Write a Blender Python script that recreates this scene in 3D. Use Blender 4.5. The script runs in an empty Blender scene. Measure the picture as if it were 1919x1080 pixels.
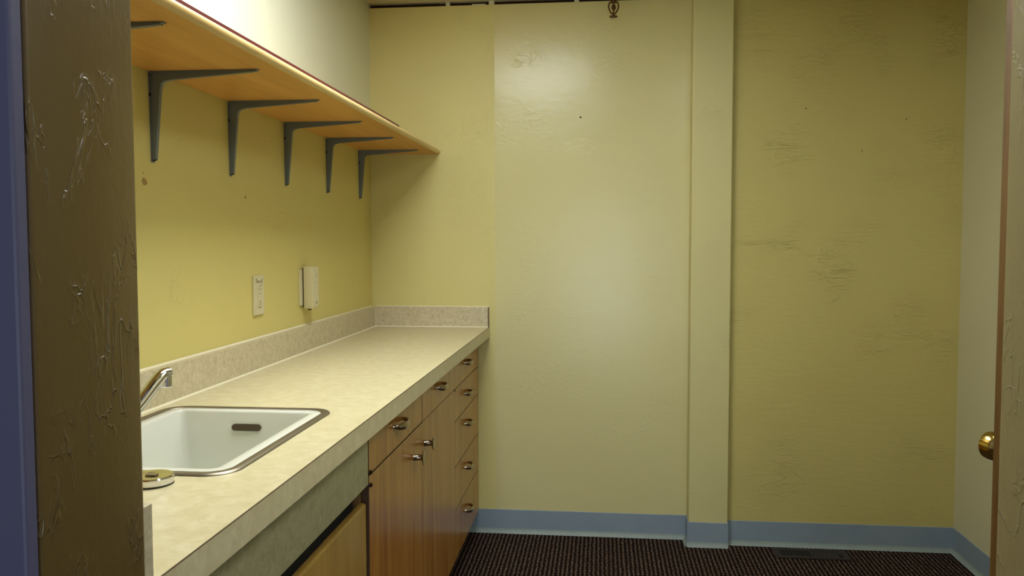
import bpy, bmesh, math, random
from mathutils import Vector, Matrix
random.seed(4)
S = bpy.context.scene
C = S.collection

# ------------------------------------------------------------------ camera
cd = bpy.data.cameras.new('camera'); cam = bpy.data.objects.new('camera', cd); C.objects.link(cam)
F_PX = 1572.2
cd.sensor_width = 36.0; cd.lens = F_PX / 1919 * 36.0; cd.clip_start = 0.02
YAW, PITCH, ROLL = math.radians(6.1), math.radians(3.147), math.radians(-0.085)
cam.rotation_mode = 'QUATERNION'
q = Matrix.Rotation(YAW, 4, 'Z') @ Matrix.Rotation(math.pi/2 - PITCH, 4, 'X') @ Matrix.Rotation(ROLL, 4, 'Z')
cam.location = (0, 0, 1.2855); cam.rotation_quaternion = q.to_quaternion()
S.camera = cam

# ------------------------------------------------------------------ world, exposure, lamp strengths
w = bpy.data.worlds.new('corridor_air'); S.world = w; w.use_nodes = True
w.node_tree.nodes['Background'].inputs[0].default_value = (0.80, 0.80, 1.0, 1)
w.node_tree.nodes['Background'].inputs[1].default_value = 0.28
S.view_settings.view_transform = 'Standard'; S.view_settings.look = 'None'
S.view_settings.gamma = 1.0; S.view_settings.use_curve_mapping = False
S.view_settings.exposure = 0.0
LAMP_STRENGTH = 14.6
DAY_FILL_STRENGTH = 7.5                      # cool fill from an unseen glowing door added behind the camera
DAY_FILL_COLOR = (0.88, 1.0, 1.04, 1)
LAMP_COLOR = (0.96, 1.0, 0.98, 1)
LAMP = (-0.68, -0.08, 1.25, 2.47)       # ceiling fixture footprint x0,x1,y0,y1
FILL_LAMP = (0.53, 1.13, 1.00, 1.60)       # square fill light added at the right to brighten cabinet fronts

# ------------------------------------------------------------------ room measures (metres)
XL, XR = -1.0122, 1.45
YB, YB2, YC = 3.6285, 3.581, 3.541      # back wall, right part of the back wall, column front
CX0, CX1 = 0.369, 0.531
YF0, YF1 = 0.655, 0.835                 # outer and inner face of the doorway wall
JX0, JX1 = -0.483, 0.376                # doorway jambs
ZC = 2.302
TOP, XF = 0.914, -0.487                 # worktop
XC = -0.533                             # cabinet fronts
ZS = 1.669                              # shelf underside

# ------------------------------------------------------------------ node helpers
def lin(c):
    return tuple(((v/255)/12.92 if v/255 <= .04045 else ((v/255+.055)/1.055)**2.4) for v in c) + (1,)
def mat(name, col, rough=.5, metal=0.0, spec=.5, coat=0.0):
    m = bpy.data.materials.new(name); m.use_nodes = True
    b = m.node_tree.nodes['Principled BSDF']
    b.inputs['Base Color'].default_value = lin(col); b.inputs['Roughness'].default_value = rough
    b.inputs['Metallic'].default_value = metal; b.inputs['Specular IOR Level'].default_value = spec
    b.inputs['Coat Weight'].default_value = coat; b.inputs['Coat Roughness'].default_value = .12
    return m
class N:
    def __init__(s, m): s.t = m.node_tree; s.b = s.t.nodes['Principled BSDF']; s.co = None
    def new(s, k, **kw):
        n = s.t.nodes.new(k)
        for a, v in kw.items(): setattr(n, a, v)
        return n
    def link(s, a, b): s.t.links.new(a, b)
    def coord(s, scale=(1, 1, 1), loc=(0, 0, 0)):
        g = s.new('ShaderNodeTexCoord'); mp = s.new('ShaderNodeMapping')
        mp.inputs['Scale'].default_value = scale; mp.inputs['Location'].default_value = loc
        s.link(g.outputs['Object'], mp.inputs['Vector']); return mp.outputs[0]
    def noise(s, scale, detail=3, sc=(1, 1, 1), rough=.5, dist=0.0, loc=(0, 0, 0)):
        n = s.new('ShaderNodeTexNoise'); n.inputs['Scale'].default_value = scale
        n.inputs['Detail'].default_value = detail; n.inputs['Roughness'].default_value = rough
        n.inputs['Distortion'].default_value = dist
        s.link(s.coord(sc, loc), n.inputs['Vector']); return n.outputs['Fac']
    def ramp(s, x, stops):
        r = s.new('ShaderNodeValToRGB'); e = r.color_ramp.elements
        while len(e) < len(stops): e.new(.5)
        for el, (p, c) in zip(e, stops):
            el.position = p; el.color = c if len(c) == 4 else tuple(c) + (1,)
        s.link(x, r.inputs[0]); return r.outputs[0]
    def math(s, op, a, b=None, c=None):
        n = s.new('ShaderNodeMath', operation=op)
        for i, v in enumerate((a, b, c)):
            if v is None: continue
            if isinstance(v, (int, float)): n.inputs[i].default_value = v
            else: s.link(v, n.inputs[i])
        return n.outputs[0]
    def bump(s, h, dist, strength=1.0):
        n = s.new('ShaderNodeBump'); n.inputs['Distance'].default_value = dist; n.inputs['Strength'].default_value = strength
        s.link(h, n.inputs['Height']); s.link(n.outputs[0], s.b.inputs['Normal'])
    def mix(s, f, a, b):
        n = s.new('ShaderNodeMix', data_type='RGBA')
        if isinstance(f, (int, float)): n.inputs[0].default_value = f
        else: s.link(f, n.inputs[0])
        for i, v in ((6, a), (7, b)):
            if isinstance(v, tuple): n.inputs[i].default_value = v
            else: s.link(v, n.inputs[i])
        return n.outputs[2]

def bw(v): return (v, v, v, 1)
def plaster(name, col, rough, ridge=.0016, fine=.0006, spec=.5, scale=9.0, col2=None, patch_s=4.5, stretch=(1, 1, 1)):
    """hand-trowelled painted plaster: broad swells, thin trowel ridges in patches, fine grain"""
    m = mat(name, col, rough, spec=spec); n = N(m)
    swell = n.noise(5, 2)
    e = n.noise(scale, 3, stretch, .55, 1.2)
    line = n.ramp(e, [(.0, bw(0)), (.478, bw(0)), (.497, bw(1)), (.502, bw(.35)), (.55, bw(0))])
    e2 = n.noise(scale*1.9, 3, stretch, .5, .8, (3, 1, 7))
    line2 = n.ramp(e2, [(.0, bw(0)), (.54, bw(0)), (.556, bw(.8)), (.565, bw(.2)), (.62, bw(0))])
    patch = n.ramp(n.noise(patch_s, 3, loc=(5, 2, 1)), [(.50, bw(.0)), (.66, bw(1))])
    g = n.noise(120, 3)
    h = n.math('MULTIPLY', n.math('ADD', line, line2), patch)
    h = n.math('MULTIPLY', h, ridge*1000)
    h = n.math('ADD', h, n.math('MULTIPLY', g, fine*1000*.6))
    h = n.math('ADD', h, n.math('MULTIPLY', n.noise(28, 2, stretch), fine*1000*1.6))
    h = n.math('ADD', h, n.math('MULTIPLY', swell, 1.6))
    n.bump(h, .001)
    c2 = col2 or tuple(max(0, v-7) for v in col)
    n.link(n.mix(n.noise(2.3, 3), lin(col), lin(c2)), n.b.inputs['Base Color'])
    return m

def wood(name, c1, c2, c3, along='z', rough=.35, s=1.0, coat=.0):
    m = mat(name, c1, rough, coat=coat); n = N(m)
    st = {'z': (1, 1, .07), 'y': (1, .07, 1), 'x': (.07, 1, 1)}[along]
    a = n.noise(9*s, 4, st, .55, 1.5)
    b = n.noise(55*s, 3, st, .6, .3, (2, 2, 2))
    f = n.math('ADD', n.math('MULTIPLY', a, .75), n.math('MULTIPLY', b, .3))
    col = n.ramp(f, [(.32, lin(c3)), (.5, lin(c2)), (.68, lin(c1))])
    n.link(col, n.b.inputs['Base Color'])
    n.bump(b, .00015)
    return m

M = {}
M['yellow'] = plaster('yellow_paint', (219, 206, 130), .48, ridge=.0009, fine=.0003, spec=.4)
M['yellow_b'] = plaster('light_yellow_paint', (219, 209, 142), .46, ridge=.0009, fine=.0003, spec=.4)
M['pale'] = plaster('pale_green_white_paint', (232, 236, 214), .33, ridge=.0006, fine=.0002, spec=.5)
M['cream'] = plaster('cream_gloss_paint', (219, 211, 156), .25, ridge=.0006, fine=.0003, spec=.5, stretch=(.8, .8, 1.5))
M['column'] = plaster('cream_column_paint', (214, 206, 148), .45, ridge=.001, fine=.0003)
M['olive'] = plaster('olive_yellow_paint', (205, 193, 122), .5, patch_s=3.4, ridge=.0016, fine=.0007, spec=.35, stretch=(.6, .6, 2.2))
M['right'] = plaster('grey_cream_paint', (214, 210, 174), .55, ridge=.0009, fine=.0005, spec=.3)
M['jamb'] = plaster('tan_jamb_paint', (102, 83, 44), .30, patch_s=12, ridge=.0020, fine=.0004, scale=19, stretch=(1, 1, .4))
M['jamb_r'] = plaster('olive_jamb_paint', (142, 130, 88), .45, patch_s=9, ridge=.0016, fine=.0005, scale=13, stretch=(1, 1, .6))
M['blue'] = mat('slate_blue_paint', (86, 86, 116), .5)
n = N(M['blue']); n.bump(n.noise(160, 2), .0003)

M['ceil'] = mat('ceiling_tile', (214, 210, 180), .8); n = N(M['ceil'])
n.bump(n.math('ADD', n.noise(160, 4), n.noise(60, 2)), .0008)
M['tbar'] = mat('ceiling_grid_metal', (215, 210, 185), .5)
M['gap'] = mat('painted_gap_dark', (46, 26, 16), .9)  # dark colour painted in for the shade of the ceiling gap

M['base'] = mat('blue_vinyl', (112, 138, 172), .5); n = N(M['base'])
n.link(n.mix(n.noise(7, 4), lin((130, 148, 164)), lin((148, 164, 176))), n.b.inputs['Base Color']); n.bump(n.noise(40, 3), .0003)
M['toe'] = mat('toplit_vinyl_toe', (186, 200, 196), .5); n = N(M['toe'])  # light caught on the cove is put into the toe colour
n.link(n.mix(n.noise(60, 3), lin((128, 144, 142)), lin((152, 164, 158))), n.b.inputs['Base Color'])

# carpet: ribs along y every 17 mm broken into loops
M['carpet'] = mat('burgundy_brown_loop_carpet', (60, 40, 34), .95, spec=.1); n = N(M['carpet'])
g = n.new('ShaderNodeTexCoord'); sp = n.new('ShaderNodeSeparateXYZ'); n.link(g.outputs['Object'], sp.inputs[0])
P_ = 0.0172
jit = n.math('MULTIPLY', n.math('SUBTRACT', n.noise(40, 2), .5), .010)
cx = n.math('MULTIPLY', n.math('ADD', sp.outputs[0], jit), 2*math.pi/P_)
col_id = n.math('FLOOR', n.math('DIVIDE', n.math('ADD', sp.outputs[0], jit), P_))
ph = n.math('MULTIPLY', n.math('SINE', n.math('MULTIPLY', col_id, 12.9898)), 4.0)
cy = n.math('ADD', n.math('MULTIPLY', sp.outputs[1], 2*math.pi/.0165), ph)
sx = n.math('MULTIPLY_ADD', n.math('COSINE', cx), -.5, .5)
sy = n.math('MULTIPLY_ADD', n.math('SINE', cy), .5, .5)
h = n.math('MULTIPLY', sx, n.math('MULTIPLY_ADD', sy, .75, .25))
spk = n.noise(210, 2, (1, 1, 1), .7)
c_base = n.ramp(n.noise(38, 3), [(.35, lin((60, 32, 31))), (.55, lin((60, 40, 32))), (.7, lin((56, 46, 42)))])
c_hi = n.ramp(spk, [(.46, lin((72, 52, 44))), (.62, lin((206, 186, 164)))])
c1 = n.mix(n.ramp(h, [(.1, bw(0)), (.5, bw(1))]), lin((22, 14, 11)), c_base)
c2 = n.mix(n.ramp(h, [(.45, bw(0)), (.85, bw(.95))]), c1, c_hi)
n.link(c2, n.b.inputs['Base Color']); n.bump(h, .004)

M['lam'] = mat('beige_laminate', (222, 210, 172), .32); n = N(M['lam'])
n.link(n.ramp(n.noise(34, 5, (1, 1, 1), .65, .6), [(.35, lin((203, 192, 150))), (.55, lin((213, 203, 164))), (.7, lin((221, 212, 178)))]), n.b.inputs['Base Color'])
M['lam_s'] = mat('grey_beige_laminate', (196, 186, 158), .4); n = N(M['lam_s'])
n.link(n.ramp(n.noise(60, 5, (1, 1, 1), .7, 1.2), [(.35, lin((186, 174, 142))), (.55, lin((206, 195, 164))), (.7, lin((216, 206, 178)))]), n.b.inputs['Base Color'])
M['lam_g'] = mat('grey_green_laminate', (172, 170, 134), .38); n = N(M['lam_g'])
n.link(n.ramp(n.noise(40, 5, (1, 1, 1), .7, 1.0), [(.35, lin((160, 156, 118))), (.65, lin((182, 182, 146)))]), n.b.inputs['Base Color'])
M['caulk'] = mat('white_caulk', (236, 230, 200), .4)
M['seam'] = mat('brown_laminate_seam', (96, 78, 50), .6)
M['wood'] = wood('maple_door_veneer', (198, 146, 70), (182, 126, 54), (146, 92, 36), 'z', .25)
M['wood2'] = wood('honey_maple_veneer', (182, 148, 76), (170, 134, 62), (142, 104, 42), 'z', .35)
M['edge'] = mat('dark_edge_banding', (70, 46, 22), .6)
M['box'] = mat('cabinet_side', (120, 90, 50), .6)
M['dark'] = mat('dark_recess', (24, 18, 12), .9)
M['shelf'] = wood('orange_maple_laminate', (226, 172, 88), (214, 158, 74), (196, 140, 60), 'y', .4, .8)
M['nose'] = wood('pale_oak_nosing', (228, 200, 140), (216, 184, 120), (192, 158, 96), 'y', .35)
M['red'] = mat('dark_red_strip', (96, 34, 34), .4)
M['brk'] = mat('blue_grey_steel', (110, 120, 128), .42, .15); n = N(M['brk']); n.bump(n.noise(120, 2), .0002)
M['rust'] = mat('dark_screw', (44, 28, 20), .5, .6)
M['steelscrew'] = mat('steel_screw', (180, 175, 150), .3, .9)
M['chrome'] = mat('chrome', (225, 225, 228), .08, 1.0)
M['steel'] = mat('brushed_steel_rim', (150, 142, 124), .42, 1.0); n = N(M['steel']); n.bump(n.noise(90, 3, (1, .1, 1)), .0002)
M['pewter'] = mat('pewter_pull', (170, 158, 140), .22, 1.0)
M['white'] = mat('white_enamel', (218, 219, 206), .18, spec=.5)
M['slot'] = mat('dark_bronze_slot', (74, 58, 30), .5)
M['plastic'] = mat('ivory_plastic', (214, 206, 168), .4)
M['plastic2'] = mat('ivory_plastic_box', (210, 202, 160), .45)
M['ink'] = mat('dark_ink', (50, 42, 24), .6)
M['slit'] = mat('socket_slot', (70, 60, 36), .7)
M['bronze'] = mat('aged_bronze', (92, 62, 34), .5, .6)
M['brass'] = mat('polished_brass', (206, 180, 104), .16, 1.0); n = N(M['brass']); n.bump(n.noise(30, 2, (1, 1, 12)), .00012)
M['doorwood'] = wood('brown_stained_door', (130, 96, 46), (106, 76, 34), (78, 52, 22), 'z', .5, 2.0)
M['vent'] = mat('brown_floor_register', (48, 42, 32), .5, .3)
M['chip'] = mat('bare_plaster_spot', (170, 138, 84), .8)
M['spot'] = mat('nail_hole', (60, 40, 20), .9)
em = bpy.data.materials.new('fluorescent_diffuser'); em.use_nodes = True; t = em.node_tree
t.nodes.remove(t.nodes['Principled BSDF']); e = t.nodes.new('ShaderNodeEmission')
e.inputs[0].default_value = LAMP_COLOR; e.inputs[1].default_value = LAMP_STRENGTH
t.links.new(e.outputs[0], t.nodes['Material Output'].inputs[0]); M['lamp'] = em

dm = em.copy(); dm.name = 'day_fill_glow'; e = [x for x in dm.node_tree.nodes if x.type == 'EMISSION'][0]
e.inputs[0].default_value = DAY_FILL_COLOR; e.inputs[1].default_value = DAY_FILL_STRENGTH; M['day'] = dm

# ------------------------------------------------------------------ mesh helpers
class MB:
    def __init__(s): s.bm = bmesh.new()
    def box(s, x0, x1, y0, y1, z0, z1, bev=0.0, seg=2):
        r = bmesh.ops.create_cube(s.bm, size=1.0); v = r['verts']
        for p in v:
            p.co = Vector(((x0+x1)/2 + p.co.x*(x1-x0), (y0+y1)/2 + p.co.y*(y1-y0), (z0+z1)/2 + p.co.z*(z1-z0)))
        if bev:
            es = list({e for p in v for e in p.link_edges})
            bmesh.ops.bevel(s.bm, geom=es, offset=bev, segments=seg, affect='EDGES', profile=.5)
        return s
    def prism(s, pts, axis, a, b):
        """polygon pts in the other two axes, extruded along axis from a to b"""
        def P(u, v, t): return {'x': (t, u, v), 'y': (u, t, v), 'z': (u, v, t)}[axis]
        A = [s.bm.verts.new(P(u, v, a)) for u, v in pts]; B = [s.bm.verts.new(P(u, v, b)) for u, v in pts]
        s.bm.faces.new(A[::-1]); s.bm.faces.new(B)
        k = len(pts)
        for i in range(k): s.bm.faces.new((A[i], A[(i+1) % k], B[(i+1) % k], B[i]))
        return s
    def lathe(s, prof, seg=32, mtx=None):
        """(r, h) profile turned about z, then mtx"""
        mtx = mtx or Matrix(); rings = []
        for r, h in prof:
            if r < 1e-6: rings.append([s.bm.verts.new(mtx @ Vector((0, 0, h)))])
            else: rings.append([s.bm.verts.new(mtx @ Vector((r*math.cos(2*math.pi*i/seg), r*math.sin(2*math.pi*i/seg), h))) for i in range(seg)])
        for A, B in zip(rings, rings[1:]):
            for i in range(seg):
                j = (i+1) % seg
                if len(A) == 1 and len(B) == 1: continue
                if len(A) == 1: s.bm.faces.new((A[0], B[j], B[i]))
                elif len(B) == 1: s.bm.faces.new((A[i], A[j], B[0]))
                else: s.bm.faces.new((A[i], A[j], B[j], B[i]))
        return s
    def tube(s, pts, rad, seg=14, flat=None, up=Vector((0, 0, 1)), closed=False):
        """flat = (sideways, up) scale of the round section"""
        pts = [Vector(p) for p in pts]; k = len(pts); rings = []
        for i, p in enumerate(pts):
            if closed: t = pts[(i+1) % k] - pts[i-1]
            else: t = pts[min(i+1, k-1)] - pts[max(i-1, 0)]
            t.normalize(); a = t.cross(up)
            if a.length < 1e-4: a = t.cross(Vector((1, 0, 0)))
            a.normalize(); b = a.cross(t); r = rad[i] if isinstance(rad, (list, tuple)) else rad
            fa, fb = flat or (1, 1)
            rings.append([s.bm.verts.new(p + a*math.cos(2*math.pi*j/seg)*r*fa + b*math.sin(2*math.pi*j/seg)*r*fb) for j in range(seg)])
        pr = list(zip(rings, rings[1:]))
        if closed: pr.append((rings[-1], rings[0]))
        for A, B in pr:
            for j in range(seg): s.bm.faces.new((A[j], A[(j+1) % seg], B[(j+1) % seg], B[j]))
        if not closed: s.bm.faces.new(rings[0][::-1]); s.bm.faces.new(rings[-1])
        return s
    def build(s, name, m, parent=None, smooth=False, loc=None, ang=35):
        bmesh.ops.recalc_face_normals(s.bm, faces=s.bm.faces)
        me = bpy.data.meshes.new(name)
        if loc is not None: bmesh.ops.translate(s.bm, verts=s.bm.verts, vec=-Vector(loc))
        s.bm.to_mesh(me); s.bm.free()
        o = bpy.data.objects.new(name, me); C.objects.link(o)
        for mm in (m if isinstance(m, (list, tuple)) else [m]): me.materials.append(mm)
        if smooth:
            for p in me.polygons: p.use_smooth = True
            me.set_sharp_from_angle(angle=math.radians(ang))
        if parent is not None:
            o.parent = parent
            if loc is not None: o.location = loc
        elif loc is not None: o.location = loc
        return o
def tag(o, label=None, cat=None, group=None, kind=None):
    if label: o['label'] = label
    if cat: o['category'] = cat
    if group: o['group'] = group
    if kind: o['kind'] = kind
    return o
def thing(name, label, cat, loc=(0, 0, 0), group=None):
    o = bpy.data.objects.new(name, None); C.objects.link(o); o.location = loc; o.empty_display_size = .05
    return tag(o, label, cat, group)
def copy_tree(o, parent=None):
    c = o.copy(); C.objects.link(c)
    if parent is not None: c.parent = parent
    for ch in [x for x in bpy.data.objects if x.parent == o]: copy_tree(ch, c)
    return c
def rrect(x0, x1, y0, y1, r, seg=8):
    pts = []
    for cx, cy, a0 in ((x1-r, y1-r, 0), (x0+r, y1-r, 90), (x0+r, y0+r, 180), (x1-r, y0+r, 270)):
        for i in range(seg+1):
            a = math.radians(a0 + 90*i/seg); pts.append((cx + r*math.cos(a), cy + r*math.sin(a)))
    return pts

# ------------------------------------------------------------------ the setting
def struct(mb, name, m, label, **k):
    return tag(mb.build(name, m, **k), label, 'wall' if 'wall' in name else name.split('_')[0], kind='structure')
TH = .1
struct(MB().box(XL-1.2, XR+.8, -2.8, YB+.2, -.08, 0), 'floor', M['carpet'], 'dark burgundy brown loop carpet with ribs of pale flecks')
# left wall: yellow up to the shelf, pale above it
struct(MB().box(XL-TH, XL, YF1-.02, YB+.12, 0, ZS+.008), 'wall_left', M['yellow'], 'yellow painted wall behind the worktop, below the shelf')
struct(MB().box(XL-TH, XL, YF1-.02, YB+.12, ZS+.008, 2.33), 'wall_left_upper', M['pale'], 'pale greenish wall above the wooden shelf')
PX = -.462                                                          # edge where the yellow coat stops on the back wall
struct(MB().box(XL, PX, YB, YB+.025, 0, ZC), 'wall_back_left', M['yellow_b'], 'yellow painted strip of back wall above the worktop end')
struct(MB().box(PX, CX0+.02, YB, YB+.025, 0, ZC), 'wall_back', M['cream'], 'glossy cream back wall left of the narrow column')
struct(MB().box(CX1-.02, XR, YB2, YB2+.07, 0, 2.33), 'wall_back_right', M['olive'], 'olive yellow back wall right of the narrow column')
struct(MB().box(CX0, CX1, YC, YB+.05, 0, 2.33, .004, 2), 'wall_column', M['column'], 'narrow cream column standing out from the back wall')
struct(MB().box(XL, CX0+.02, YB+.026, YB+.10, 0, 2.33), 'wall_back_cavity', M['gap'], 'dark painted strip for the shaded gap between the back wall top and ceiling')
struct(MB().box(XR, XR+TH, YF1-.02, YB+.12, 0, 2.33), 'wall_right', M['right'], 'pale grey cream wall at the right, behind the open door')
# doorway wall seen from the corridor: plaster jambs, slate blue corridor face
DZ = 2.08
def front_wall(x0, x1, z0, z1, name, m_in, label):
    mb = MB(); mb.box(x0, x1, YF0+.012, YF1, z0, z1, .006, 3)
    return struct(mb, name, m_in, label, smooth=True)
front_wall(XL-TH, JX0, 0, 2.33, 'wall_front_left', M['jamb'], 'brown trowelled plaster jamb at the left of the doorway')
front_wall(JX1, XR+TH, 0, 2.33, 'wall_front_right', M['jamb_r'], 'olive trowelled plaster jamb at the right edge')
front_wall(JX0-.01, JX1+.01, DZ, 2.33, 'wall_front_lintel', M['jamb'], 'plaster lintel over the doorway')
struct(MB().box(XL-TH-.4, JX0-.001, YF0-.004, YF0+.012, 0, 2.4, .003, 2), 'trim_1', M['blue'], 'slate blue painted corridor face left of the doorway')
struct(MB().box(JX1+.03, XR+TH, YF0-.004, YF0+.012, 0, 2.4, .003, 2), 'trim_2', M['blue'], 'slate blue painted corridor face right of the doorway')

# ceiling: lay-in tiles with a hole for the fixture, T-bars as its parts
lx0, lx1, ly0, ly1 = LAMP
mb = MB(); zc0, zc1 = ZC+.018, ZC+.04
bx0, bx1, by0, by1 = FILL_LAMP
mb.box(XL-TH, lx0, YF0, YB+.12, zc0, zc1); mb.box(lx1, bx0, YF0, YB+.12, zc0, zc1); mb.box(bx1, XR+TH, YF0, YB+.12, zc0, zc1)
mb.box(bx0, bx1, YF0, by0, zc0, zc1); mb.box(bx0, bx1, by1, YB+.12, zc0, zc1)
mb.box(lx0, lx1, YF0, ly0, zc0, zc1); mb.box(lx0, lx1, ly1, YB+.12, zc0, zc1)
ce = struct(mb, 'ceiling', M['ceil'], 'pale suspended tile ceiling')
for x in (lx0-.012, lx1+.012):
    MB().box(x-.012, x+.012, YF1, YB+.03, zc0-.002, zc0+.0).build('ceiling_grid_bar', M['tbar'], ce)
for y in (ly1+.012, ly1+.61):
    MB().box(XL, lx0-.012, y-.012, y+.012, zc0-.002, zc0).build('ceiling_grid_bar', M['tbar'], ce)
    MB().box(lx1+.012, XR, y-.012, y+.012, zc0-.002, zc0).build('ceiling_grid_bar', M['tbar'], ce)
# bits of grid hanger and plaster that bridge the dark gap
for x, wd in ((-.665, .018), (-.475, .024), (-.11, .02), (-.53, .06)):
    MB().box(x-wd/2, x+wd/2, YB+.002, YB+.02, ZC-.002, ZC+(.018 if wd < .05 else .006), .002, 1).build('plaster_bridge', M['tbar'], ce)

# baseboards: blue vinyl cove with a toe tinted for the light it catches
def cove(name, p0, p1, nrm, label, ends=None):
    p0, p1, nrm = Vector(p0), Vector(p1), Vector(nrm).normalized()
    def strip(prof):
        mb = MB(); A = []; B = []
        for d, z in prof:
            A.append(mb.bm.verts.new(p0 + nrm*d + Vector((0, 0, z)))); B.append(mb.bm.verts.new(p1 + nrm*d + Vector((0, 0, z))))
        k = len(prof)
        for i in range(k): mb.bm.faces.new((A[i], A[(i+1) % k], B[(i+1) % k], B[i]))
        mb.bm.faces.new(A[::-1]); mb.bm.faces.new(B); return mb
    up = strip([(0, .104), (.0025, .104), (.0032, .102), (.0034, .02), (0, .02)])
    o = struct(up, name, M['base'], label)
    strip([(0, .02), (.0034, .02), (.0045, .014), (.008, .007), (.014, .002), (.016, 0), (0, 0)]).build('baseboard_toe', M['toe'], o, smooth=True)
    return o
cove('baseboard_back', (-.60, YB, 0), (CX0+.004, YB, 0), (0, -1, 0), 'blue vinyl baseboard left of the column')
cove('baseboard_column_side', (CX0, YB, 0), (CX0, YC-.004, 0), (-1, 0, 0), 'blue vinyl baseboard on the side of the column')
cove('baseboard_column', (CX0-.006, YC, 0), (CX1+.002, YC, 0), (0, -1, 0), 'blue vinyl baseboard round the foot of the column')
cove('baseboard_back_right', (CX1, YB2, 0), (XR, YB2, 0), (0, -1, 0), 'grey blue vinyl baseboard right of the column')
cove('baseboard_right', (XR, YB2, 0), (XR, YF1, 0), (-1, 0, 0), 'blue vinyl baseboard along the right wall')

# nail holes and the bare patch (marks on the walls, as small shallow chips)
def chip(name, c, nrm, r, m, parent, jag=.25, k=9, sx=1.0):
    mb = MB(); n_ = Vector(nrm); a = n_.cross(Vector((0, 0, 1))).normalized(); b = Vector((0, 0, 1))
    ring = [Vector(c) + (a*math.cos(t)*sx + b*math.sin(t)) * r*(1+random.uniform(-jag, jag)) for t in [2*math.pi*i/k for i in range(k)]]
    A = [mb.bm.verts.new(p - n_*.0006) for p in ring]; B = [mb.bm.verts.new(p + n_*.0007) for p in ring]
    mb.bm.faces.new(A[::-1]); mb.bm.faces.new(B)
    for i in range(k): mb.bm.faces.new((A[i], A[(i+1) % k], B[(i+1) % k], B[i]))
    return mb.build(name, m, parent)
D = bpy.data.objects
tag(chip('bare_patch', (XL, 1.778, 1.422), (1, 0, 0), .0085, M['chip'], D['wall_left'], .3, 10, 1.35), 'brown bare patch')
chip('bare_patch', (XL, 1.776, 1.440), (1, 0, 0), .002, M['chip'], D['wall_left'], .3, 7)
for y, z in ((2.31, 1.414),): chip('nail_hole', (XL, y, z), (1, 0, 0), .003, M['spot'], D['wall_left'])
chip('nail_hole', (-.092, YB, 1.817), (0, -1, 0), .004, M['spot'], D['wall_back'])
for x, z in ((.83, 1.83), (1.055, 1.655), (1.225, 1.78+.0)): chip('nail_hole', (x, YB2, z), (0, -1, 0), .0025, M['spot'], D['wall_back_right'])

# corridor behind the camera: wall, and an added glowing door as cool fill
CY = -2.6; gx0, gx1, gz0, gz1 = -.35, .40, .12, 1.55
mb = MB(); mb.box(-2.2, gx0-.1, CY-.1, CY, 0, 2.4); mb.box(gx1+.1, 2.2, CY-.1, CY, 0, 2.4); mb.box(gx0-.1, gx1+.1, CY-.1, CY, gz1+.1, 2.4)
struct(mb, 'wall_corridor', M['right'], 'corridor wall behind the camera')
mb = MB(); mb.box(gx0-.098, gx0, CY-.07, CY-.02, 0.01, gz1+.098); mb.box(gx1, gx1+.098, CY-.07, CY-.02, 0.01, gz1+.098)
mb.box(gx0, gx1, CY-.07, CY-.02, .01, gz0); mb.box(gx0, gx1, CY-.07, CY-.02, gz1, gz1+.098)
dr = struct(mb, 'door_2', M['wood2'], 'added glowing door behind the camera for cool fill light')
MB().box(gx0, gx1, CY-.05, CY-.04, gz0, gz1).build('day_fill_pane', M['day'], dr)

# ------------------------------------------------------------------ ceiling fixture and the added fill light (above the frame)
def part(mb, name, m, parent, smooth=False, ang=35):
    """mesh written in world coordinates, stored under a parent that sits at its own location"""
    p = parent; off = Vector((0, 0, 0))
    while p is not None: off += Vector(p.location); p = p.parent
    bmesh.ops.translate(mb.bm, verts=mb.bm.verts, vec=-off)
    return mb.build(name, m, parent, smooth=smooth, ang=ang)
for (a0, a1, c0, c1), lb in ((LAMP, 'long recessed ceiling light over the worktop'), (FILL_LAMP, 'added square fill light in the ceiling at the right of the room')):
    fz = ZC+.018
    t = thing('ceiling_light', lb, 'ceiling light', ((a0+a1)/2, (c0+c1)/2, fz))
    mb = MB()
    mb.box(a0, a0+.022, c0, c1, fz-.006, fz+.09); mb.box(a1-.022, a1, c0, c1, fz-.006, fz+.09)
    mb.box(a0+.022, a1-.022, c0, c0+.022, fz-.006, fz+.09); mb.box(a0+.022, a1-.022, c1-.022, c1, fz-.006, fz+.09)
    mb.box(a0, a1, c0, c1, fz+.09, fz+.1)
    part(mb, 'frame', M['tbar'], t)
    part(MB().box(a0+.022, a1-.022, c0+.022, c1-.022, fz-.003, fz+.004), 'diffuser', M['lamp'], t)

# ------------------------------------------------------------------ shelf
SX = -.701; SY0, SY1 = YF1+.001, YB-.001
t = thing('wall_shelf', 'long orange maple shelf with rounded pale front edge on the left wall', 'shelf', (XL, 2.2, ZS))
part(MB().box(XL+.0005, SX-.012, SY0, SY1, ZS, ZS+.019), 'shelf_board', M['shelf'], t)
prof = [(SX-.012, ZS)] + [(SX-.0095+.0095*math.sin(a), ZS+.0095-.0095*math.cos(a)) for a in [math.pi*i/10 for i in range(11)]] + [(SX-.012, ZS+.019)]
part(MB().prism(prof, 'y', SY0, SY1), 'shelf_nosing', M['nose'], t, True)
tag(part(MB().box(SX-.028, SX-.009, SY0, 2.92, ZS+.0191, ZS+.0275, .001, 1), 'edge_strip', M['red'], t), 'dark red strip along the top edge')

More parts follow.
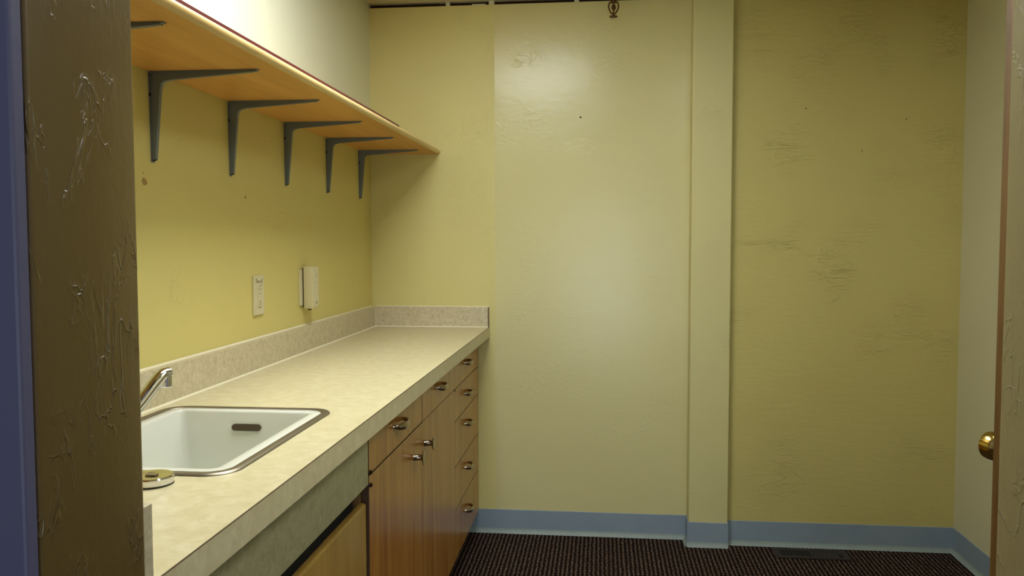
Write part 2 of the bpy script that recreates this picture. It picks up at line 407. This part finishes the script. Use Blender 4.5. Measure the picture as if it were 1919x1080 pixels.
# brackets
def make_bracket(y, label):
    b = thing('shelf_bracket', label, 'shelf bracket', (XL, y, ZS), 'blue grey brackets under the wall shelf')
    H, A, w2 = .197, .248, .0055
    out = [(.0016, -H)] + [(.0016, -.030)]
    for i in range(6):
        a = math.pi/2*i/5; out.append((.0016+.012*(1-math.cos(a)) + .002, -.014 + .0124*math.sin(a)))
    out += [(A, -.0016), (A, -.0052), (.047, -.0195)]
    out += [(.034, -.0225), (.0275, -.028), (.0248, -.038), (.010, -H)]
    part(MB().prism([(XL+u, ZS+v) for u, v in out], 'y', y-w2, y+w2), 'web', M['brk'], b)
    # flanges against wall and shelf, tapering to the tips
    mb = MB(); mb.prism([(y-.011, ZS-.003), (y+.011, ZS-.003), (y+.0065, ZS-H-.006), (y-.0065, ZS-H-.006)], 'x', XL+.0002, XL+.0022)
    part(mb, 'wall_flange', M['brk'], b)
    mb = MB(); mb.prism([(XL+.003, y-.011), (XL+.003, y+.011), (XL+A+.006, y+.006), (XL+A+.006, y-.006)], 'z', ZS-.0022, ZS-.0002)
    part(mb, 'shelf_flange', M['brk'], b)
    rx = Matrix.Translation((XL+.0020, y-.001, ZS-H+.001)) @ Matrix.Rotation(math.pi/2, 4, 'Y')
    part(MB().lathe([(0, .0085), (.0025, .0082), (.0036, .0070), (.0036, 0), (0, 0)], 12, rx), 'screw', M['rust'], b, True)
    rz = Matrix.Translation((XL+A-.004, y, ZS-.002)) @ Matrix.Rotation(math.pi, 4, 'X')
    part(MB().lathe([(0, .0052), (.003, .0048), (.0042, .003), (.0042, 0), (0, 0)], 12, rz), 'screw', M['steelscrew'], b, True)
    rx = Matrix.Translation((XL+.0020, y-.009, ZS-.052)) @ Matrix.Rotation(math.pi/2, 4, 'Y')
    part(MB().lathe([(0, .003), (.0026, .0026), (.004, .001), (.004, 0), (0, 0)], 12, rx), 'screw', M['rust'], b, True)
    return b
by = [1.411, 1.815, 2.217, 2.622, 3.032, 3.449]
bl = ['shelf bracket nearest the doorway jamb, only its arm tip showing',
      'shelf bracket directly above the bare wall patch, second from the jamb',
      'shelf bracket with its foot left of the outlet plate, third from the jamb',
      'shelf bracket between the outlet plate and the wall box, fourth from the jamb',
      'shelf bracket just past the wall box, second from the back wall',
      'smallest-looking shelf bracket, closest to the back wall corner']
b0 = make_bracket(by[0], bl[0])
for y, l in zip(by[1:], bl[1:]):
    b = copy_tree(b0); b.location.y = y; b['label'] = l

# ------------------------------------------------------------------ worktop with sink cut-out
SK = (-.966, -.583, 1.252, 1.790)        # sink rim outline
WY0 = YF1+.0005
t = thing('countertop', 'long beige laminate worktop with low splashback, a sink set in it', 'countertop', (XL, 2.2, TOP))
mb = MB(); bm = mb.bm
outer = [(XL+.001, WY0), (XF, WY0), (XF, YB-.001), (XL+.001, YB-.001)]
hole = rrect(SK[0]+.008, SK[1]-.008, SK[2]+.008, SK[3]-.008, .045)
def loop(pts, z):
    v = [bm.verts.new((x, y, z)) for x, y in pts]; return [bm.edges.new((v[i], v[(i+1) % len(v)])) for i in range(len(v))]
fill = bmesh.ops.triangle_fill(bm, edges=loop(outer, TOP)+loop(hole, TOP), use_beauty=True, use_dissolve=False)
fc = [f for f in fill['geom'] if isinstance(f, bmesh.types.BMFace)]
ex = bmesh.ops.extrude_face_region(bm, geom=fc)
bmesh.ops.translate(bm, verts=[v for v in ex['geom'] if isinstance(v, bmesh.types.BMVert)], vec=(0, 0, -.030))
part(mb, 'worktop_slab', M['lam'], t)
part(MB().box(XF-.020, XF+.0012, WY0, YB-.001, TOP-.044, TOP-.0008), 'front_edge', M['lam'], t)
part(MB().box(XF-.0002, XF+.0014, WY0, YB-.001, TOP-.0008, TOP+.0004), 'edge_seam', M['seam'], t)
SPL = 1.002
def splash(x0, x1, y0, y1):
    mb = MB(); mb.box(x0, x1, y0, y1, TOP, SPL, .0012, 2); return part(mb, 'splashback', M['lam_s'], t)
splash(XL+.0005, XL+.020, WY0, YB-.001)
splash(XL+.0202, XF-.0005, YB-.020, YB-.001)
splash(XL+.0202, XF+.0005, WY0, WY0+.019)
part(MB().prism([(XL+.020, TOP), (XL+.0245, TOP), (XL+.020, TOP+.0035)], 'y', WY0+.02, YB-.02), 'caulk_line', M['caulk'], t)
part(MB().prism([(YB-.020, TOP), (YB-.0245, TOP), (YB-.020, TOP+.0035)], 'x', XL+.02, XF-.004), 'caulk_line', M['caulk'], t)
part(MB().box(XF-.0045, XF-.0005+.0005, YB-.0215, YB-.0195, TOP+.001, SPL-.001), 'edge_seam', M['seam'], t)
part(MB().box(XL+.0195, XL+.0212, YB-.0215, YB-.020, TOP+.002, SPL), 'caulk_line', M['caulk'], t)
part(MB().prism([(XL+.0005, SPL), (XL+.006, SPL), (XL+.0005, SPL+.004)], 'y', WY0+.02, YB-.02), 'caulk_line', M['caulk'], t)
part(MB().prism([(YB-.0005, SPL), (YB-.005, SPL), (YB-.0005, SPL+.003)], 'x', XL+.02, XF-.001), 'caulk_line', M['caulk'], t)

# ------------------------------------------------------------------ sink
t = thing('sink', 'white enamel sink with brushed steel rim set into the worktop', 'sink', ((SK[0]+SK[1])/2, (SK[2]+SK[3])/2, TOP))
def ringstrip(mb, loops, close_bottom=False):
    rs = [[mb.bm.verts.new((x, y, z)) for x, y in pts] for pts, z in loops]
    for A, B in zip(rs, rs[1:]):
        for i in range(len(A)): mb.bm.faces.new((A[i], A[(i+1) % len(A)], B[(i+1) % len(A)], B[i]))
    if close_bottom: mb.bm.faces.new(rs[-1])
def ins(d, r, zoff):
    return (rrect(SK[0]+d, SK[1]-d, SK[2]+d, SK[3]-d, r), TOP+zoff)
mb = MB(); ringstrip(mb, [ins(.002, .05, 0.0002), ins(0, .052, .0006), ins(.002, .05, .0035), ins(.008, .045, .0042), ins(.016, .038, .0038), ins(.019, .035, .0020), ins(.0192, .035, -.004)])
part(mb, 'steel_rim', M['steel'], t, True, 60)
mb = MB()
ringstrip(mb, [ins(.0188, .035, -.004), ins(.019, .035, .0012), ins(.021, .033, .0026), ins(.038, .018, .0026), ins(.0405, .016, .0018), ins(.0425, .015, -.002),
               ins(.0455, .018, -.07), ins(.050, .028, -.150), ins(.070, .035, -.163), ins(.095, .04, -.168)], True)
part(mb, 'bowl', M['white'], t, True, 50)
# overflow slot on the far wall of the bowl
sy = SK[3]-.0455
def slot(y, x0, x1, z0, z1, m, nm, th=.002):
    cx, cz, hw, hh = (x0+x1)/2, (z0+z1)/2, (x1-x0)/2, (z1-z0)/2
    pts = []
    for s_, a0 in ((1, -90), (-1, 90)):
        for i in range(9):
            a = math.radians(a0 + 180*i/8); pts.append((cx + s_*(hw-hh) + hh*math.cos(a), cz + hh*math.sin(a)))
    return part(MB().prism(pts, 'y', y-th, y+th), nm, m, t)
slot(sy, -.804, -.738, TOP-.0405, TOP-.026, M['slot'], 'overflow_slot', .003)
part(MB().lathe([(0, .001), (.02, .001), (.038, .003), (.042, .0015), (.042, 0), (0, 0)], 24, Matrix.Translation((-.775, 1.5, TOP-.168))), 'drain', M['chrome'], t, True)

# faucet
fb = Vector((-.86, 1.185, TOP+.0004))
t = thing('faucet', 'chrome spout faucet arching over the white sink', 'faucet', fb)
part(MB().lathe([(0, 0), (.027, 0), (.027, .006), (.022, .012), (.0205, .03), (.020, .040), (.016, .047), (0, .048)], 28, Matrix.Translation(fb)), 'faucet_body', M['chrome'], t, True)
tip = Vector((-.7690, 1.405, TOP))
sp_pts = []
ctl = [(0.0, .032), (.25, .034), (.48, .046), (.64, .068), (.77, .0945), (.86, .1150), (.93, .1300), (.98, .1375), (1.03, .1385)]
for u, h in ctl: sp_pts.append((fb.x+(tip.x-fb.x)*u, fb.y+(tip.y-fb.y)*u, TOP+h))
# smooth
def cr(P, n=6):
    out = []
    P = [Vector(p) for p in P]
    for i in range(len(P)-1):
        a, b, c, d = P[max(i-1, 0)], P[i], P[i+1], P[min(i+2, len(P)-1)]
        for k in range(n):
            s_ = k/n; out.append(.5*((2*b) + (c-a)*s_ + (2*a-5*b+4*c-d)*s_*s_ + (3*b-a-3*c+d)*s_**3))
    out.append(P[-1]); return out
sp = cr(sp_pts)
part(MB().tube(sp, [.0125-.0018*i/len(sp) for i in range(len(sp))], 20), 'spout', M['chrome'], t, True, 50)
part(MB().lathe([(0, -.024), (.0092, -.024), (.0112, -.0225), (.0114, -.004), (.0095, .004), (0, .005)], 24, Matrix.Translation((tip.x, tip.y, TOP+.139))), 'aerator', M['chrome'], t, True)
part(MB().tube([(fb.x, fb.y, TOP+.045), (fb.x-.01, fb.y-.02, TOP+.070), (fb.x-.02, fb.y-.06, TOP+.080)], [.006, .006, .008], 12), 'handle', M['chrome'], t, True)

# chrome cap on the worktop in front of the sink
t = thing('chrome_cap', 'round chrome cap on the worktop at the near edge of the sink', 'cap', (-.688, 1.208, TOP))
R_ = .033
part(MB().lathe([(0, 0.0002), (R_, .0002), (R_, .0022), (R_-.0012, .0030), (0, .0030)], 36, Matrix.Translation((-.688, 1.208, TOP))), 'gasket', M['ink'], t, True)
part(MB().lathe([(0, .003), (R_-.0002, .003), (R_+.0006, .006), (R_+.0003, .0120), (R_-.002, .0142), (.018, .0148), (.014, .0140), (0, .0136)], 40, Matrix.Translation((-.688, 1.208, TOP))), 'cap_disc', M['chrome'], t, True)
part(MB().box(-.694, -.676, 1.199, 1.209, TOP+.0136, TOP+.0166, .0012, 2), 'lever_stub', M['pewter'], t, True)

# ------------------------------------------------------------------ cabinets
ZT = TOP-.0445; ZK = .105; FT = .019
CXB = XC-FT
def pull(parent, y, z, length=.085):
    pts, rad = [], []
    for i in range(17):
        a = math.pi*i/16
        pts.append((XC - .001 + .025*math.sin(a)**.9, y - length/2*math.cos(a), z+.003-.004*math.sin(a)))
        rad.append(.0036 + .0044*math.sin(a))
    return part(MB().tube(pts, rad, 12, flat=(.62, 1.25)), 'pull_handle', M['pewter'], parent, True, 60)
def knob(parent, y, z):
    m_ = Matrix.Translation((XC-.0005, y, z)) @ Matrix.Rotation(math.pi/2, 4, 'Y')
    prof = [(0, 0), (.0105, 0), (.0105, .0015), (.0088, .003), (.0084, .019), (.0085, .0225), (.014, .0255), (.0205, .0285), (.0215, .0300), (.0205, .0312), (.013, .0300), (0, .0292)]
    return part(MB().lathe(prof, 28, m_), 'knob', M['pewter'], parent, True, 50)
def front(root, name, y0, y1, z0, z1, m, g=.0012):
    c = Vector((XC, (y0+y1)/2, (z0+z1)/2)); mb = MB().box(CXB+.0005, XC, y0+g, y1-g, z0+g, z1-g, .0008, 1)
    off = Vector(root.location); mb2 = mb
    bmesh.ops.translate(mb2.bm, verts=mb2.bm.verts, vec=-c)
    o = mb2.build(name, [m, M['edge']], root); o.location = c-off
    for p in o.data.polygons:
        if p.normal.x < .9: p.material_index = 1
    return o
def carcass(root, y0, y1):
    mb = MB(); tk = .016
    mb.box(XL+.004, CXB, y0+.0005, y0+tk, ZK, ZT); mb.box(XL+.004, CXB, y1-tk, y1-.0005, ZK, ZT)
    mb.box(XL+.004, CXB, y0+tk, y1-tk, ZK, ZK+tk); mb.box(XL+.004, XL+.012, y0+tk, y1-tk, ZK+tk, ZT)
    mb.box(CXB-.012, CXB-.002, y0+tk, y1-tk, ZK+tk, ZT)
    part(mb, 'cabinet_body', M['box'], root)
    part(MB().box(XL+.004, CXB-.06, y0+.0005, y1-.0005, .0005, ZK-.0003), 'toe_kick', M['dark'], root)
def cabinet(y0, y1, label, name='base_cabinet', group=None):
    r = thing(name, label, 'cabinet', (XL+.25, (y0+y1)/2, 0), group); carcass(r, y0, y1); return r
Y0, Y1, Y2, Y3, Y4 = 1.866, 2.448, 3.003, 3.585, YB-.001
# drawer stack
r = cabinet(Y2, Y3, 'maple cabinet of five stacked drawers beside the back wall', 'drawer_cabinet')
zs = [ZT, .745, .625, .455, .295, ZK]; hz = [.809, .687, .567, .393, .220]
dn = ['top drawer', 'second drawer from the top', 'middle drawer', 'second drawer from the bottom', 'bottom drawer']
for i in range(5):
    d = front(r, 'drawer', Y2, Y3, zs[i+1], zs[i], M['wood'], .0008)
    pull(d, 3.27, hz[i])
tag(part(MB().lathe([(0, .0025), (.003, .0022), (.0045, 0), (0, 0)], 12, Matrix.Translation((XC, 3.0085, .742)) @ Matrix.Rotation(math.pi/2, 4, 'Y')), 'bumper', M['rust'], r, True))
part(MB().box(CXB-.3, XC-.006, Y3+.0005, YB-.0008, ZK, ZT), 'filler_strip', M['wood'], r)
# paired cabinets with a drawer over a door
r = cabinet(Y1, Y2, 'maple cabinet with one drawer over a door, next to the drawer stack', 'base_cabinet', 'maple drawer and door cabinets')
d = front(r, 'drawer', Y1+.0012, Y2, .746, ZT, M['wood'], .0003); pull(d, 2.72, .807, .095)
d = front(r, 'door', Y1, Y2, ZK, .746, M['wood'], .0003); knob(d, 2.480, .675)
r = cabinet(Y0, Y1, 'maple cabinet with one drawer over a door, next to the sink unit', 'base_cabinet', 'maple drawer and door cabinets')
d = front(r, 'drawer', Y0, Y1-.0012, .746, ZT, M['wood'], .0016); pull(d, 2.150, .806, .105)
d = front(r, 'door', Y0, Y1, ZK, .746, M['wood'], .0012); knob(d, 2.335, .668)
for z in (.752, .722):
    part(MB().tube([(XC+.001, Y0+.0012, z), (XC+.005, Y0+.003, z), (XC+.001, Y0+.013, z+.001)], .0034, 8), 'hinge', M['rust'], r, True)
# sink unit
YS0 = YF1+.001
r = thing('sink_cabinet', 'sink base cabinet with grey green apron panel over honey coloured doors', 'cabinet', (XL+.25, 1.35, 0))
mb = MB(); mb.box(XL+.004, CXB, Y0-.018, Y0-.0025, ZK, ZT); mb.box(XL+.004, CXB, YS0, YS0+.016, ZK, ZT); mb.box(XL+.004, CXB, YS0+.016, Y0-.018, ZK, ZK+.016)
part(mb, 'cabinet_body', M['box'], r)
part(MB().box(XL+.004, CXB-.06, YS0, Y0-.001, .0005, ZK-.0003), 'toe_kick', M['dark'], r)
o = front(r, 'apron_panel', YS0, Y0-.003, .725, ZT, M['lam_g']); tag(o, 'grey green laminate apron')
for y0_, y1_ in ((1.352, Y0-.003), (YS0, 1.348)):
    mb = MB(); mb.box(CXB-.006, XC-.005, y0_, y1_, ZK, .684, .006, 3)
    o = part(mb, 'door', M['wood2'], r, True)
part(MB().box(CXB-.030, CXB-.014, YS0+.016, Y0-.018, ZK+.016, .76), 'door_rail', M['dark'], r)

# ------------------------------------------------------------------ outlet plate with handwriting
oy0, oy1, oz0, oz1 = 2.346, 2.419, 1.071, 1.187
t = thing('outlet_plate', 'ivory outlet plate with handwriting along its top on the yellow wall', 'outlet', (XL, (oy0+oy1)/2, (oz0+oz1)/2))
part(MB().box(XL+.0003, XL+.0065, oy0, oy1, oz0, oz1, .0016, 2), 'cover_plate', M['plastic'], t)
ym = (oy0+oy1)/2+.001
part(MB().box(XL+.0062, XL+.0085, ym-.0165, ym+.0165, oz0+.024, oz1-.028, .0008, 2), 'receptacle', M['plastic'], t)
for z in (1.103, 1.147):
    mb = MB()
    if z > 1.12:
        for dy in (-.006, .006): mb.box(XL+.0082, XL+.0088, ym+dy-.0008, ym+dy+.0008, z-.004, z+.004)
        mb.box(XL+.0082, XL+.0088, ym-.0022, ym+.0022, z+.007, z+.0105)
        mb.box(XL+.0082, XL+.0088, ym-.008, ym+.008, z-.0135, z-.0123)
    else:
        for dy in (-.006, .006): mb.box(XL+.0082, XL+.0088, ym+dy-.0008, ym+dy+.0008, z-.004, z+.004)
        mb.box(XL+.0082, XL+.0088, ym-.0022, ym+.0022, z+.006, z+.0095)
        mb.box(XL+.0082, XL+.0088, ym-.007, ym+.007, z-.0105, z-.0093)
    part(mb, 'socket_slots', M['slit'], t)
def strokes(lines, y, z, s, x, r_):
    mb = MB()
    for L_ in lines: mb.tube([(x, y+u*s, z+v*s) for u, v in L_], r_, 6)
    return mb
D_ = [[(0, 1), (0, 0), (.4, .1), (.6, .5), (.35, .9), (0, 1)]]
o_ = [[(.9, .5), (.75, .3), (.85, .05), (1.05, .05), (1.15, .3), (1.05, .5), (.9, .5)]]
e_ = [[(1.3, .28), (1.65, .3), (1.55, .5), (1.35, .42), (1.3, .15), (1.5, .02), (1.7, .1)]]
s_ = [[(2.1, .5), (1.9, .4), (2.1, .2), (1.85, .02)]]
n_ = [[(2.5, .02), (2.5, .5), (2.62, .45), (2.85, .5), (2.9, .02)]]
t_ = [[(3.3, 1.0), (3.25, .3), (3.4, .02)], [(3.05, .7), (3.7, .8)]]
part(strokes(D_+o_+e_+s_+n_+t_, oy0+.014, oz1-.0215, .0135, XL+.0067, .00055), 'handwriting', M['ink'], t)
R2 = [[(2.6, -.1), (2.7, .75), (3.1, .7), (3.05, .4), (2.7, .35), (3.15, -.1)], [(1.0, .05), (2.2, .2)], [(1.0, .05), (1.2, -.1)]]
part(strokes(R2, oy0+.014, oz1-.034, .0135, XL+.0067, .00055), 'handwriting', M['ink'], t)

# wall box
t = thing('wall_box', 'ivory plastic box on the yellow wall with dark knob underneath', 'wall box', (XL, 2.77, 1.13))
part(MB().box(XL+.0003, XL+.006, 2.722, 2.812, 1.072, 1.192, .0012, 2), 'back_plate', M['plastic'], t)
part(MB().box(XL+.010, XL+.042, 2.741, 2.806, 1.060, 1.203, .003, 3), 'box_cover', M['plastic2'], t, True)
part(MB().box(XL+.0055, XL+.0105, 2.745, 2.802, 1.066, 1.197), 'gasket', M['slit'], t)
part(MB().box(XL+.0425-.0015, XL+.0428, 2.756, 2.800, 1.070, 1.193, .0006, 1), 'face_panel', M['plastic'], t)
part(MB().lathe([(0, -.006), (.004, -.0055), (.0065, -.003), (.0075, 0), (0, 0)], 16, Matrix.Translation((XL+.026, 2.756, 1.060))), 'knob', M['ink'], t, True)
for y in (2.771, 2.785):
    mb = MB(); mb.box(XL+.0427, XL+.0432, y-.002, y+.002, 1.0755, 1.0785); mb.box(XL+.0427, XL+.0432, y-.0025, y+.0025, 1.081, 1.0835); mb.box(XL+.0427, XL+.0432, y-.0008, y+.0008, 1.0785, 1.081)
    part(mb, 'printed_mark', M['ink'], t)
for y, z, h_ in ((2.781, 1.176, .004), (2.781, 1.166, .005), (2.779, 1.148, .003), (2.782, 1.129, .002), (2.781, 1.106, .002)):
    part(MB().box(XL+.0427, XL+.0432, y-.0012, y+.0012, z, z+h_), 'printed_mark', M['ink'], t)

# ------------------------------------------------------------------ sprinkler head
sx_, sy_ = .044, 3.515
t = thing('sprinkler_head', 'aged bronze fire sprinkler head hanging by the back wall', 'sprinkler', (sx_, sy_, ZC+.018))
zb_ = 2.2040
part(MB().lathe([(0, zb_+.060), (.010, zb_+.060), (.013, zb_+.058), (.013, ZC+.0165), (.030, ZC+.0175), (.030, ZC+.0178), (0, ZC+.0178)], 24, Matrix.Translation((sx_, sy_, 0))), 'pipe_collar', M['bronze'], t, True)
arc = []
for i in range(-12, 13):
    u = i/12; wv = math.copysign(1, u) if u else 0
    z_ = zb_+.012 + .046*abs(u)
    # half-width of the oval frame: narrow at the foot, widest two thirds up
    ww = .0200*math.sin(math.pi*min(1, .08+abs(u)*.62))
    arc.append((sx_ + math.copysign(ww, u) if u else sx_, sy_, z_))
arc[0] = (sx_-.0150, sy_, zb_+.062); arc[-1] = (sx_+.0150, sy_, zb_+.062)
part(MB().tube(cr(arc, 3), .0031, 10, up=Vector((0, 1, 0))), 'frame_arms', M['bronze'], t, True, 80)
part(MB().lathe([(0, zb_+.028), (.005, zb_+.029), (.0085, zb_+.034), (.0092, zb_+.040), (.0080, zb_+.046), (.004, zb_+.051), (0, zb_+.056)], 20, Matrix.Translation((sx_, sy_, 0))), 'fusible_link', M['bronze'], t, True)
part(MB().lathe([(0, zb_+.008), (.0035, zb_+.010), (.0028, zb_+.030), (0, zb_+.030)], 14, Matrix.Translation((sx_, sy_, 0))), 'stem', M['bronze'], t, True)
part(MB().lathe([(0, zb_), (.016, zb_+.0005), (.0175, zb_+.0022), (.016, zb_+.0040), (.006, zb_+.006), (.004, zb_+.010), (0, zb_+.011)], 28, Matrix.Translation((sx_, sy_, 0))), 'deflector', M['bronze'], t, True)

# ------------------------------------------------------------------ floor register
vx0, vx1, vy0, vy1 = .716, 1.010, 3.440, 3.545
t = thing('floor_register', 'brown metal floor register in the carpet by the right baseboard', 'floor vent', ((vx0+vx1)/2, (vy0+vy1)/2, 0))
mb = MB(); z1 = .005
mb.box(vx0, vx1, vy0, vy0+.022, .0004, z1, .001, 1); mb.box(vx0, vx1, vy1-.022, vy1, .0004, z1, .001, 1)
mb.box(vx0, vx0+.022, vy0+.022, vy1-.022, .0004, z1, .001, 1); mb.box(vx1-.022, vx1, vy0+.022, vy1-.022, .0004, z1, .001, 1)
mb.box(vx0+.140, vx1-.022, vy0+.022, vy1-.022, .0004, z1-.001)
part(mb, 'frame', M['vent'], t)
part(MB().box(vx0+.022, vx0+.140, vy0+.022, vy1-.022, .0003, .001), 'grille_opening', M['dark'], t)
mb = MB()
for i in range(9):
    x = vx0+.030+i*.0125; mb.box(x, x+.003, vy0+.022, vy1-.022, .001, .0042)
part(mb, 'grille', M['vent'], t)
part(MB().box(vx1-.040, vx1-.030, vy0+.026, vy0+.05, .004, .009, .001, 1), 'damper_lever', M['dark'], t)

# ------------------------------------------------------------------ open door on the right wall, its free edge towards the doorway
P0 = Vector((.6690, 1.500, 0)); d = Vector((.895, .446, 0)).normalized(); nr = Vector((d.y, -d.x, 0))   # nr: the face turned to the camera
E0 = P0 + d*.865
mb = MB()
mb.prism([(v.x, v.y) for v in (P0, E0, E0+nr*.035, P0+nr*.035)], 'z', .012, 2.03)
door = tag(mb.build('door_1', M['doorwood']), 'brown stained door standing open at the right, its free edge in view', 'door', kind='structure')
def door_knob(side):
    kc = P0 + d*.060 + Vector((0, 0, .9185)) + (nr*.035 if side > 0 else nr*0)
    km = Matrix.Translation(kc) @ (Vector((0, 0, 1)).rotation_difference(nr*side)).to_matrix().to_4x4()
    k = MB().lathe([(0, 0), (.030, 0), (.030, .003), (.026, .007), (.012, .010), (.0105, .020), (.014, .027), (.0230, .035), (.0258, .043), (.0256, .053), (.0240, .0600), (.0195, .0625), (0, .0635)], 40, km).build('door_handle', M['brass'], door, smooth=True)
    tag(k, 'round brass knob')
door_knob(-1); door_knob(1)
mb = MB()
for a, z0_, z1_, e in ((.0075, .891, .946, .0010),):
    q_ = [P0+nr*(.0205-a)-d*e, P0+nr*(.0205+a)-d*e, P0+nr*(.0205+a)+d*.001, P0+nr*(.0205-a)+d*.001]
    mb.prism([(v.x, v.y) for v in q_], 'z', z0_, z1_)
tag(mb.build('latch_plate', M['brass'], door), 'brass latch plate')
q_ = [P0+nr*.0155, P0+nr*.0255, P0+nr*.0255-d*.010, P0+nr*.0155-d*.005]
MB().prism([(v.x, v.y) for v in q_], 'z', .922, .936).build('latch_bolt', M['brass'], door)
